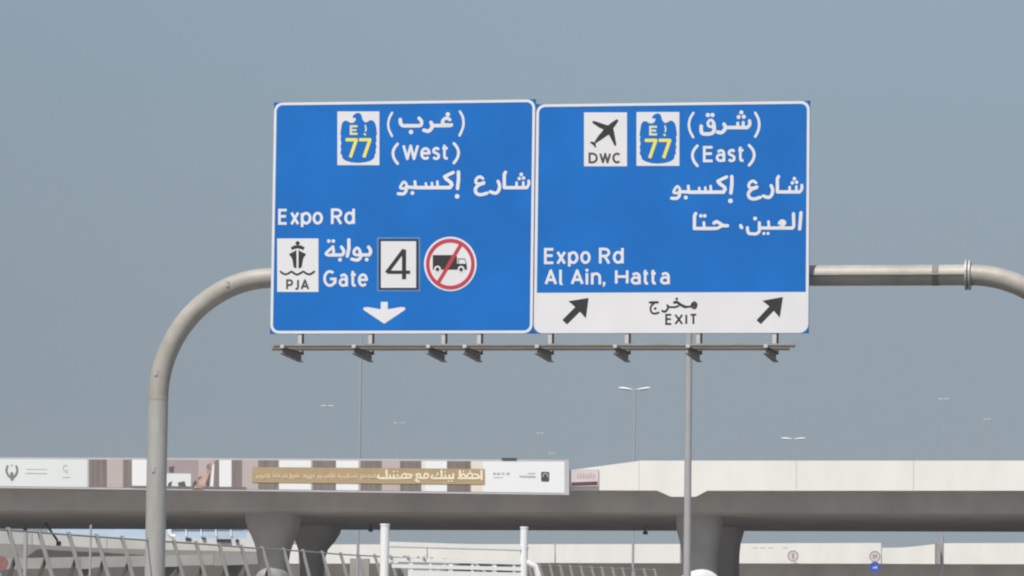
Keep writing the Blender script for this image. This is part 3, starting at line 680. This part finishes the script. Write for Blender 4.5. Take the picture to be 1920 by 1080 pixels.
big = X(680, 860, 7.385, [
 ('R', [(1645,170),(1645,282)], 34), ('R', [(1600,270),(1330,270)], 34), ('S', [(1545,215),(1590,225),(1620,265)], 28), ('S', [(1440,262),(1465,210),(1510,210),(1520,262)], 26), ('R', [(1348,170),(1345,268)], 30), ('S', [(1350,262),(1385,215),(1420,230),(1420,265)], 26), ('D', (1490,172), 14), ('D', (1395,178), 13),
 ('R', [(1255,215),(1255,270),(985,272)], 32), ('R', [(1200,228),(1200,268)], 26), ('R', [(1145,228),(1145,268)], 26), ('R', [(1090,168),(1095,268)], 30), ('S', [(985,272),(955,262),(965,232)], 28), ('S', [(1010,240),(1045,215),(1030,195)], 16), ('D', (1235,310), 13), ('D', (1190,310), 13), ('D', (1145,185), 13),
 ('S', [(905,262),(905,215),(860,212),(852,262)], 26), ('R', [(880,270),(790,268)], 30), ('S', [(800,262),(790,212),(745,222),(760,262),(735,300),(780,318)], 28),
 ('S', [(680,225),(655,262),(610,268)], 30), ('R', [(665,268),(235,270)], 32), ('S', [(620,215),(650,222),(675,255)], 26), ('S', [(530,262),(560,215),(600,215),(600,262)], 26), ('R', [(485,225),(485,266)], 26), ('R', [(432,225),(432,266)], 26), ('R', [(380,225),(382,266)], 24), ('R', [(330,160),(335,266)], 30), ('S', [(245,270),(210,258),(222,228)], 28), ('D', (485,180), 12), ('D', (425,180), 12), ('D', (445,180), 10)])
bigo = strokes('lettering', bs, [], M['goldtext'], root) if False else None
def bstrokes(name, items, m, lift, label=None):
    mb = MB()
    for j, (kind, pts, w_) in enumerate(items):
        lf = lift+.004*(j % 3)
        if kind == 'S': P_ = ribbon(catmull(pts), w_)
        elif kind in 'RL': P_ = ribbon(pts, w_, kind == 'R')
        elif kind == 'D': P_ = [[(pts[0]+w_*math.cos(t*math.pi/4), pts[1]+w_*math.sin(t*math.pi/4)) for t in range(8)]]
        else: P_ = [pts]
        put(mb, bs, P_, lf, climb=.0001)
    o = mb.build(name, m, root)
    if label: o['label'] = label
# banner sheet lifts point away from the bridge, so lift is negated in put()
bstrokes('lettering', big, M['goldtext'], .048, 'large cream Arabic words on the gold strip')
sm = []
rnd = random.Random(3)
for a, b in ((300,490),(530,632),(660,735),(760,900),(950,1105),(1145,1215),(1235,1400),(1430,1535),(1550,1705),(1740,1900),(1910,1960)):
    y = 252+ (a-300)*.004; sm.append(('R', [(a, y), (b, y)], 15)); x = a+8
    while x < b-4:
        h = rnd.choice((14, 20, 34, 48)); sm.append(('R', [(x, y), (x+rnd.uniform(-4, 4), y-h)], 12)); 
        if rnd.random() < .3: sm.append(('S', [(x, y), (x-8, y+26), (x-30, y+24)], 11))
        if rnd.random() < .35: sm.append(('D', (x, y-h-12 if h < 30 else y+20), 6))
        x += rnd.uniform(16, 30)
bstrokes('lettering', X(440, 860, 7.385, sm), M['goldpale'], .048, 'small pale Arabic words on the gold strip')
bstrokes('emblem', [('S', XP(0,860,10.667,[(150,150),(128,235),(165,330),(235,395)]), 3.9), ('S', XP(0,860,10.667,[(325,150),(345,235),(310,330),(240,395)]), 3.9), ('R', XP(0,860,10.667,[(235,300),(240,400)]), 6.5), ('D', (22,872.5), 1.6)], M['emblem'], .024, 'grey winged emblem at the left of the banner')
bstrokes('small_print', [('R', [(50,879.5),(88,879.8)], 1.1), ('R', [(48,887),(88,887.6)], 1.1), ('S', [(118,877),(121,872.5),(126,873)], 1.2), ('S', [(118,877),(119,881),(124,882)], 1.2), ('R', [(118,894.6),(131,894.8)], 1.2),
   ('R', [(975,892.5),(1003,893.5)], 3.0), ('R', [(990,887.5),(1003,887.5)], 1.6), ('R', [(926,895),(943,895)], 1)], M['pgrey'], .024)
bstrokes('small_print', [('D', (124.5,883.5), 3.2)] + [('R', [(x, 887.8), (x+3, 887.2)], 3.4) for x in (925.5, 933, 941.5, 951)], M['pgrey'], .028)
mb = MB(); put(mb, bs, [[(1014.5,886),(1016,884.6),(1028.5,884.8),(1030,886.5),(1029.6,901.5),(1028,903),(1016,902.6),(1014.5,901)]], .024); mb.build('green_logo', M['dgreen'], root)
bstrokes('small_print', [('S', [(1017.5,894),(1020,888.5),(1025,888.5),(1027.5,894)], 1.5)], M['pgrey'], .034)
mb = MB(); box(mb, bb(955, 860.2)-BN*.03, BU*.36, BN*.03, ZUP*.03); mb.build('light_fitting', M['dark'], root)
# small pink sign on the parapet
c = bp(1096, 894, -.12)
rt = empty('parapet_sign', c, 'small pale pink sign with maroon foot on the parapet right of the billboard', 'sign')
mb = MB(); prism(mb, [bp(1070.5, 880.5, -.12), bp(1122, 879.5, -.12), bp(1122, 911.5, -.12), bp(1070.5, 912, -.12)], BN*.08); mb.build('board', M['pink'], rt)
mb = MB(); mb.add([bp(1071.5, 904.5, -.128), bp(1120.5, 902.5, -.128), bp(1120.5, 909.5, -.128), bp(1071.5, 911, -.128)], [(0, 1, 2, 3)]); mb.build('foot_strip', M['maroon'], rt)
mb = MB()
for x in range(1082, 1116, 5): mb.add([bp(x, 888+(x % 3), -.128), bp(x+3, 887+(x % 3), -.128), bp(x+3, 896, -.128), bp(x, 898, -.128)], [(0, 1, 2, 3)])
mb.build('small_print', M['bannerb'], rt)

# ---------------------------------------------------------------- far bridge
FT = R(9); FU = Vector((math.cos(FT), -math.sin(FT), 0)); FN = Vector((math.sin(FT), math.cos(FT), 0)); FP = at(960, 1040, 300)
def fp(px, py, t=0): return on_plane(px, py, FP+FN*t, FN)
far = empty('road_bridge', Vector((FP.x, FP.y, 0)), 'far low flyover with pale parapet seen beneath the near bridge', 'bridge')
def fpar(xs):
    pts = [fp(x, y) for x, y, _ in xs]+[fp(x, y) for x, _, y in reversed(xs)]
    mb = MB(); prism(mb, pts, FN*.3); mb.build('parapet_panel', M['parapet'], far)
fpar([(-200,1024,1057),(140,1022.5,1057),(280,1022,1057)]); fpar([(282,1022,1057),(560,1021,1057)])
fpar([(562,1021,1057),(800,1020.5,1056)]); fpar([(802,1020.5,1056),(1040,1020.3,1055.5)]); fpar([(1042,1020.3,1055.5),(1275,1020,1056)])
fpar([(1277,1020,1056),(1480,1018.5,1056.5),(1652,1018,1057)]); fpar([(1653.5,1027,1057),(1690,1026.8,1057.2),(1725,1023.5,1057.4),(1757,1019.5,1057.5)])
fpar([(1759,1018.5,1057.5),(1980,1018,1058)]); fpar([(1982,1018,1058),(2300,1018,1058)])
def fext(t, yl, yr, EX=60):
    a, b = fp(0, yl, t), fp(1920, yr, t); d = (b-a).normalized(); return a-d*EX, b+d*EX
fl_ = [fext(.3, 1040, 1040), fext(.3, 1056, 1058.5), fext(1.9, 1057, 1059), fext(2.3, 1092, 1096)]
fl_ += [(fl_[3][0]+FN*9, fl_[3][1]+FN*9), (fl_[2][0]+FN*9.6, fl_[2][1]+FN*9.6), (fl_[1][0]+FN*11, fl_[1][1]+FN*11), (fl_[0][0]+FN*11, fl_[0][1]+FN*11)]
mb = MB(); n = len(fl_); mb.add([l[0] for l in fl_]+[l[1] for l in fl_], [(i, (i+1) % n, n+(i+1) % n, n+i) for i in range(n)] + [list(range(n)), list(range(2*n-1, n-1, -1))]); mb.build('girder', M['conc'], far)
for x in (150, 780, 1400, 1850):
    a = fp(x, 1090, 6); mb = MB(); tube(mb, [a+ZUP*.3, Vector((a.x, a.y, 0))], .9, 20); mb.build('pier_column', M['concd'], far)
# small rail stains below the coping
mb = MB()
for x in (1412, 1426, 1441, 1468): mb.add([fp(x, 1026.5, -.01), fp(x+9, 1026.5, -.01), fp(x+9, 1028, -.01), fp(x, 1028, -.01)], [(0, 1, 2, 3)])
mb.build('drain_slot', M['concr'], far)

# round signs fixed on the far bridge
def rsign(px, py, r_, face, ring, label, t=-.6, mark=None, name='round_sign'):
    c = fp(px, py, t); root = empty(name, c, label, 'road sign')
    mb = MB(); tube(mb, [c, c+FN*.04], r_, 24, smooth=False); mb.build('face', face, root)
    if ring:
        A_ = [c-FN*.008+FU*(r_*math.cos(R(15*k)))+ZUP*(r_*math.sin(R(15*k))) for k in range(24)]; B_ = [c-FN*.008+(p-c+FN*.008)*.83 for p in A_]
        mb = MB(); mb.add(A_+B_, [(i, (i+1) % 24, 24+(i+1) % 24, 24+i) for i in range(24)]); mb.build('ring', ring, root)
    if mark: mb = MB(); [box(mb, c-FN*.016+FU*a+ZUP*b, FU*w_, FN*.003, ZUP*h) for a, b, w_, h in mark]; mb.build('numeral', M['ringdim'] if face is not M['roundblue'] else M['paleface'], root)
    mb = MB(); box(mb, c+FN*.3+ZUP*0, FU*.03, FN*.26, ZUP*.03); mb.build('bracket', M['rail'], root)
rsign(1487, 1042.5, .41, M['paleface'], M['ringdim'], 'round sign with red ring on the far bridge, left of the blue one', mark=[(0, 0, .05, .2)])
rsign(1640.5, 1043.5, .41, M['paleface'], M['ringdim'], 'round pale sign with red ring directly above the blue round sign', mark=[(-.08, 0, .05, .16), (.1, .03, .06, .1)])
rsign(1640.5, 1063.5, .40, M['roundblue'], None, 'round blue sign under the ringed sign on the far bridge', mark=[(-.08, -.04, .07, .06), (.1, -.02, .07, .09)])

# post with an edge-on board at right
t_ = at(1766.5, 1005, 260); b_ = Vector((t_.x, t_.y, 0))
rt = empty('sign_post', b_, 'thin pale post with an edge-on dark board under the bridge at right', 'sign post')
mb = MB(); tube(mb, [b_, t_], .11, 12); mb.build('pole', M['pole'], rt)
q = at(1758, 1038, 259.6); mb = MB(); box(mb, q, Vector((.12, 0, 0)), Vector((0, .5, 0)), ZUP*.66); mb.build('board', M['concg'], rt)
for px, yt, dd, r_, lb in ((48.5, 999, 120, .06, 'thin pale pole near the left edge in front of the ramp'), (170.5, 984, 150, .045, 'thin grey pole between two fence posts left of the gantry post')):
    t_ = at(px, yt, dd); b_ = Vector((t_.x, t_.y, 0)); mb = MB(); tube(mb, [b_, t_], r_, 10)
    tag(mb.build('slim_pole', M['pole'], origin=b_), lb, 'pole')

# ---------------------------------------------------------------- ramp, walls and building at lower left
RS = 12   # the ramp stands this much further back than its first survey
def quadwall(name, pts, dist, thick, m, parent=None, lab=None, cat=None, kind=None):
    pts = [(x, a, b, d+(RS if 215 < d < 240 else 0)) for x, a, b, d in pts]
    """wall whose face is seen between the given top and bottom lines; pts: (x, ytop, ybot, dist)"""
    mb = MB()
    top = [at(x, yt, d) for x, yt, _, d in pts]; bot = [at(x, yb, d) for x, _, yb, d in pts]
    dv = Vector((0, thick, 0)); n = len(pts)
    for i in range(n-1): prism(mb, [top[i], top[i+1], bot[i+1], bot[i]], dv)
    o = mb.build(name, m, parent)
    if lab: tag(o, lab, cat)
    return o
ramp = empty('ramp_viaduct', Vector((-22, 232, 0)), 'curving slip road ramp with pale parapet behind the leaning fence', 'ramp')
quadwall('parapet', [(-120,994,1016,229),(0,996,1019,229),(60,998,1021,230)], 0, .3, M['concl'], ramp)
quadwall('parapet', [(61,998,1021,230),(130,1003,1024.5,230.5),(200,1006,1028,231)], 0, .3, M['concl'], ramp)
quadwall('parapet', [(201,1006,1028,231),(330,1014,1031,232),(484,1027,1034.5,233)], 0, .3, M['concl'], ramp)
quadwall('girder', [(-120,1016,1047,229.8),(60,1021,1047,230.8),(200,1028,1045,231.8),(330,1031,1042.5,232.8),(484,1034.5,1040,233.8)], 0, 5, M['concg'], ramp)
wl = empty('retaining_wall', Vector((-20, 222, 0)), 'low light grey retaining wall below the slip road ramp at left', 'wall')
for a, b in ((-120, 20), (21, 150), (151, 280), (281, 400), (401, 487)):
    f = lambda x: (1047-max(0, x)*.0185, 1071-max(0, x)*.026); quadwall('wall_panel', [(a, *f(a), 220), (b, *f(b), 222)], 0, .4, M['concr'], wl)
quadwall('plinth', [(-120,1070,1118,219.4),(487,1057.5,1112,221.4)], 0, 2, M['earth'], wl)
emb = empty('cable_trough_wall', Vector((0, 262, 0)), 'dull brown wall at the foot of the far bridge between the piers', 'wall')
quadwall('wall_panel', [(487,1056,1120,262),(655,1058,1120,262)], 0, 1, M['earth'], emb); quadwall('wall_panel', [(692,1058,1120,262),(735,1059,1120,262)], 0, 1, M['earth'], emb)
mb = MB(); a, b = at(656, 1047, 258), at(691, 1120, 258); box(mb, ((a+b)/2)+Vector((0, .8, 0)), Vector(((b.x-a.x)/2, 0, 0)), Vector((0, .7, 0)), ZUP*((a.z-b.z)/2))
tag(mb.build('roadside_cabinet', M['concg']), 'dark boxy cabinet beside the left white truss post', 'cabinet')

bl = empty('roadside_building', Vector((-19, 285, 0)), 'low white building with light blue glazed roof band glimpsed under the bridge', 'building')
quadwall('wall', [(90,1006,1060,285),(484,1009,1060,285)], 0, 8, M['buildw'], bl)
mb = MB(); pts = [at(90,975,290), at(462,982,290), at(484,1024,285.1), at(484,1026,285.1), at(90,1009,285.1)]
prism(mb, [at(90,978,289), at(452,984,289), at(470,1009,285.3), at(90,1006,285.3)], Vector((0, .3, 0))); mb.build('glazed_roof', M['glass'], bl)
mb = MB(); prism(mb, [at(462,996,284.9), at(468,998,284.9), at(486,1027,284.9), at(464,1027,284.9)], Vector((0, .3, 0))); mb.build('gable', M['buildw'], bl)
mb = MB(); prism(mb, [at(322,976,288.6), at(455,982,288.6), at(459,998.5,287), at(322,995,287)], Vector((0, .3, 0))); mb.build('roof_edge', M['slate'], bl)
for x in range(320, 460, 28):
    mb = MB(); a, b = at(x, 986, 287.6), at(x+2, 1006, 284.9); tube(mb, [a, b], .05, 6); mb.build('glazing_bar', M['buildw'], bl)
for x0, x1, y0, y1 in ((348, 358.5, 1008.5, 1013.5), (379, 386, 1007.5, 1011), (406.5, 433, 1010.5, 1017), (442, 447.5, 1011, 1017)):
    a, b = at(x0, y0, 284.9), at(x1, y1, 284.9); mb = MB(); box(mb, (a+b)/2, Vector(((b.x-a.x)/2, 0, 0)), Vector((0, .06, 0)), ZUP*((a.z-b.z)/2)); mb.build('window', M['dark'], bl)
mb = MB(); tube(mb, [at(x, y, 284) for x, y in ((312,989),(316,990),(317,998),(319,1004),(328,1006.5))], .16, 10)
mb.build('roof_pipe', M['truss'], bl)

# ---------------------------------------------------------------- white truss gantry in front of the bridge
tg = empty('truss_gantry', Vector((at(850, 1060, 88).x, 88, 0)), 'white lattice truss on two white posts, below the billboard', 'truss gantry')
def tgp(x, y): return at(x, y, 86+ (x-722)/261*.7)
for (x, y0), r_ in (((722, 984.5), .098), ((983, 990), .083)):
    t_ = tgp(x, y0); t_.z += .0; mb = MB(); tube(mb, [Vector((t_.x, t_.y, 0)), t_], r_, 16); mb.build('post', M['truss'], tg)
    mb = MB(); tube(mb, [t_-ZUP*.01, t_+ZUP*.03], r_*1.08, 16); mb.build('post_cap', M['truss'], tg)
def chord(a, b, hh, name='chord', m='truss'):
    p, q = tgp(*a), tgp(*b); mb = MB(); box(mb, (p+q)/2, (q-p)/2, Vector((0, .05, 0)), ZUP*hh*.58); mb.build(name, M[m], tg)
chord((722,1019.2), (983,1027.2), .075); chord((730,1025.5), (979,1032.5), .02, 'chord_shadow', 'alu')  # thin grey strip stands in for the shadow under the top chord
chord((722,1049), (983,1055), .075); chord((735,1061), (980,1067), .07); chord((765,1077), (978,1082), .16)
for i, x in enumerate((768, 805, 843, 884, 925, 962)):
    a = tgp(x, 1049+(x-722)*.023); b = tgp(x+3, 1090); mb = MB(); box(mb, (a+b)/2, Vector((.03 if i % 2 else .05, 0, 0)), Vector((0, .03, 0)), ZUP*((a.z-b.z)/2)); mb.build('upright', M['truss'], tg)
for x0, x1 in ((843, 800), (884, 925)):
    mb = MB(); tube(mb, [tgp(x0, 1050), tgp(x1, 1086)], .028, 8); mb.build('diagonal', M['truss'], tg)
mb = MB(); tube(mb, [tgp(985, 1054), tgp(1003, 1062), tgp(1010, 1085)], .075, 8); mb.build('knee_brace', M['truss'], tg)
for x, y in ((733, 1042.5), (765, 1043.5), (795, 1045), (989, 1027.5)):
    mb = MB(); c = tgp(x, y)-Vector((0, .07, 0)); box(mb, c, Vector((.03, 0, 0)), Vector((0, .02, 0)), ZUP*.02); mb.build('clamp', M['alu'], tg)
# dark service panel behind the lattice
a, b = tgp(745, 1050), tgp(980, 1110); mb = MB(); box(mb, (a+b)/2+Vector((0, .3, 0)), Vector(((b.x-a.x)/2, 0, 0)), Vector((0, .03, 0)), ZUP*((a.z-b.z)/2)); mb.build('mesh_panel', M['concg'], tg)

# ---------------------------------------------------------------- leaning roadside fence
path = [(-160,136.4-1136.0+992-12,0)]
tops = [(-150,983),(0,993),(120,1002),(275,1013),(400,1021.5),(480,1028),(560,1033),(640,1039.5),(760,1046),(880,1053),(1020,1061),(1180,1067.5),(1260,1070)]
def topy(x):
    for (a, ya), (b, yb) in zip(tops[:-1], tops[1:]):
        if a <= x <= b: return ya+(yb-ya)*(x-a)/(b-a)
def fpt(x):
    y = topy(x); hor = 1150.3+(x-960)*.0124; d = F*1.3/(hor-y); return at(x, y, d)
fr = empty('roadside_fence', Vector((fpt(480).x, fpt(480).y, 0)), 'long row of leaning grey fence posts with thin top rail, foreground left', 'fence')
px_posts = [-75,-30,15,72,128,180,228,277,325,367,411,452,491,531,567,603,638,671,702,731,758,784,809,833,857,880,903,926,948,970,990,1010,1030,1049,1068,1088,1108,1127,1147,1166,1186,1206,1226]
sx0 = None
def postmesh(Lr, ln, m, nm):
    mb = MB(); box(mb, Vector((ln*Lr/2, 0, -Lr/2)), Vector((.045, 0, 0)), Vector((0, .03, 0)), Vector((ln*Lr/2, 0, -Lr/2))*1.0) if False else None
    a, b = Vector((0, 0, .05)), Vector((ln*Lr, 0, -Lr)); d = b-a
    mb.add([a+Vector((-.034, -.035, 0)), a+Vector((.034, -.035, 0)), a+Vector((.034, .035, 0)), a+Vector((-.034, .035, 0)),
            b+Vector((-.040, -.035, 0)), b+Vector((.040, -.035, 0)), b+Vector((.040, .035, 0)), b+Vector((-.040, .035, 0))],
           [(3,2,1,0), (4,5,6,7), (0,1,5,4), (1,2,6,5), (2,3,7,6), (3,0,4,7)])
    me = bpy.data.meshes.new(nm); me.from_pydata([tuple(v) for v in mb.v], [], mb.f); me.materials.append(m); return me
pm = postmesh(1.9, .30, M['postl'], 'post'); bmsh = postmesh(1.2, -.36, M['postd'], 'brace')
og = Vector((fpt(480).x, fpt(480).y, 0))
for x in px_posts:
    p = fpt(x); o = bpy.data.objects.new('post', pm); col.objects.link(o); o.parent = fr; o.location = p-og; o.rotation_euler = (0, random.uniform(-.03, .03), 0)
    if x < 500:
        k = F/p.y; o = bpy.data.objects.new('brace', bmsh); col.objects.link(o); o.parent = fr
        o.location = p-og+Vector((.14, .12, -.46)); o.rotation_euler = (0, random.uniform(-.08, .08), 0)
rp_ = [fpt(x) for x in px_posts]
mb = MB(); tube(mb, rp_, .016, 6); mb.build('top_rail', M['postl'], fr)
mb = MB()
for a, b in zip(rp_[:-1], rp_[1:]):
    a2, b2 = Vector((a.x+.57, a.y, 0)), Vector((b.x+.57, b.y, 0)); mb.add([a2+Vector((-.35,0,0)), b2+Vector((-.35,0,0)), b2+Vector((-.12,0,1.15)), a2+Vector((-.12,0,1.15)), a2+Vector((.12,0,1.15)), b2+Vector((.12,0,1.15)), b2+Vector((.35,0,0)), a2+Vector((.35,0,0))], [(3,2,1,0), (4,5,2,3), (7,6,5,4)])
tag(mb.build('crash_barrier', M['concr']), 'long low concrete barrier that carries the leaning fence posts', 'barrier')

# red sign cut by the left edge
c = at(1, 1056, 100); rt = empty('red_road_sign', Vector((c.x, c.y, 0)), 'red and white round road sign cut off by the left edge', 'road sign')
mb = MB(); tube(mb, [c, c+Vector((0, .03, 0))], .19, 20, smooth=False); mb.build('face', M['redpost'], rt)
mb = MB(); tube(mb, [Vector((c.x, c.y+.06, 0)), c+Vector((0, .06, .1))], .03, 8); mb.build('pole', M['pole'], rt)

# ---------------------------------------------------------------- tanker trucks whose round tops show
def tanker(px, ytop, dist, half, m, label):
    t_ = at(px, ytop, dist); x, y, zt_ = t_.x, t_.y, t_.z
    rt = empty('tanker_truck', Vector((x, y, 0)), label, 'truck')
    D = Vector((0, 1, 0)); S = Vector((1, 0, 0)); c = Vector((x, y, zt_-half*.85))
    mb = MB(); vs = []; ls = [(0, .0), (0.0, .8), (.12, .95), (.3, 1), (5.6, 1), (5.8, .9), (5.85, 0)]
    for l, k in ls:
        for j in range(24): an = 2*math.pi*j/24; vs.append(c + D*l + S*(half*k*math.cos(an)) + ZUP*(half*.85*k*math.sin(an)))
    mb.add(vs, [(i*24+j, i*24+(j+1) % 24, (i+1)*24+(j+1) % 24, (i+1)*24+j) for i in range(len(ls)-1) for j in range(24)], 0, True); mb.build('tank', m, rt)
    mb = MB(); box(mb, Vector((x, y, .95))+D*3.6, S*.4, D*3.8, ZUP*.12); mb.build('chassis', M['dark'], rt)
    mb = MB(); box(mb, Vector((x, y, 1.75))+D*7.0, S*1.15, D*.9, ZUP*.95); mb.build('cab', M['buildw'], rt)
    for l in (.9, 2.2, 6.8):
        for s in (-1, 1): mb = MB(); q = Vector((x, y, .5))+D*l; tube(mb, [q+S*(s*.8), q+S*(s*1.12)], .5, 20, smooth=False); mb.build('wheel', M['rubber'], rt)
    mb = MB(); box(mb, Vector((x, y, .75))-D*.1, S*1.1, D*.06, ZUP*.1); mb.build('rear_bumper', M['red'], rt)
tanker(1317, 1067, 170, .84, M['tank'], 'pale round backed tanker truck at the foot of the right pier')
tanker(505, 1064, 165, .60, M['tank2'], 'dusty grey round backed tanker truck before the left pier')

# ---------------------------------------------------------------- dusty air
hm = bpy.data.materials.new('dusty_air'); hm.use_nodes = True; t_ = hm.node_tree
t_.nodes.remove(t_.nodes['Principled BSDF']); pv = t_.nodes.new('ShaderNodeVolumePrincipled')
pv.inputs['Color'].default_value = (.86, .90, .95, 1); pv.inputs['Density'].default_value = .0003; pv.inputs['Anisotropy'].default_value = .1
t_.links.new(pv.outputs[0], t_.nodes['Material Output'].inputs['Volume'])
mb = MB(); box(mb, Vector((0, 1250, 15.5)), Vector((2510, 0, 0)), Vector((0, 2760, 0)), ZUP*17.0)
tag(mb.build('haze', hm), kind='stuff')
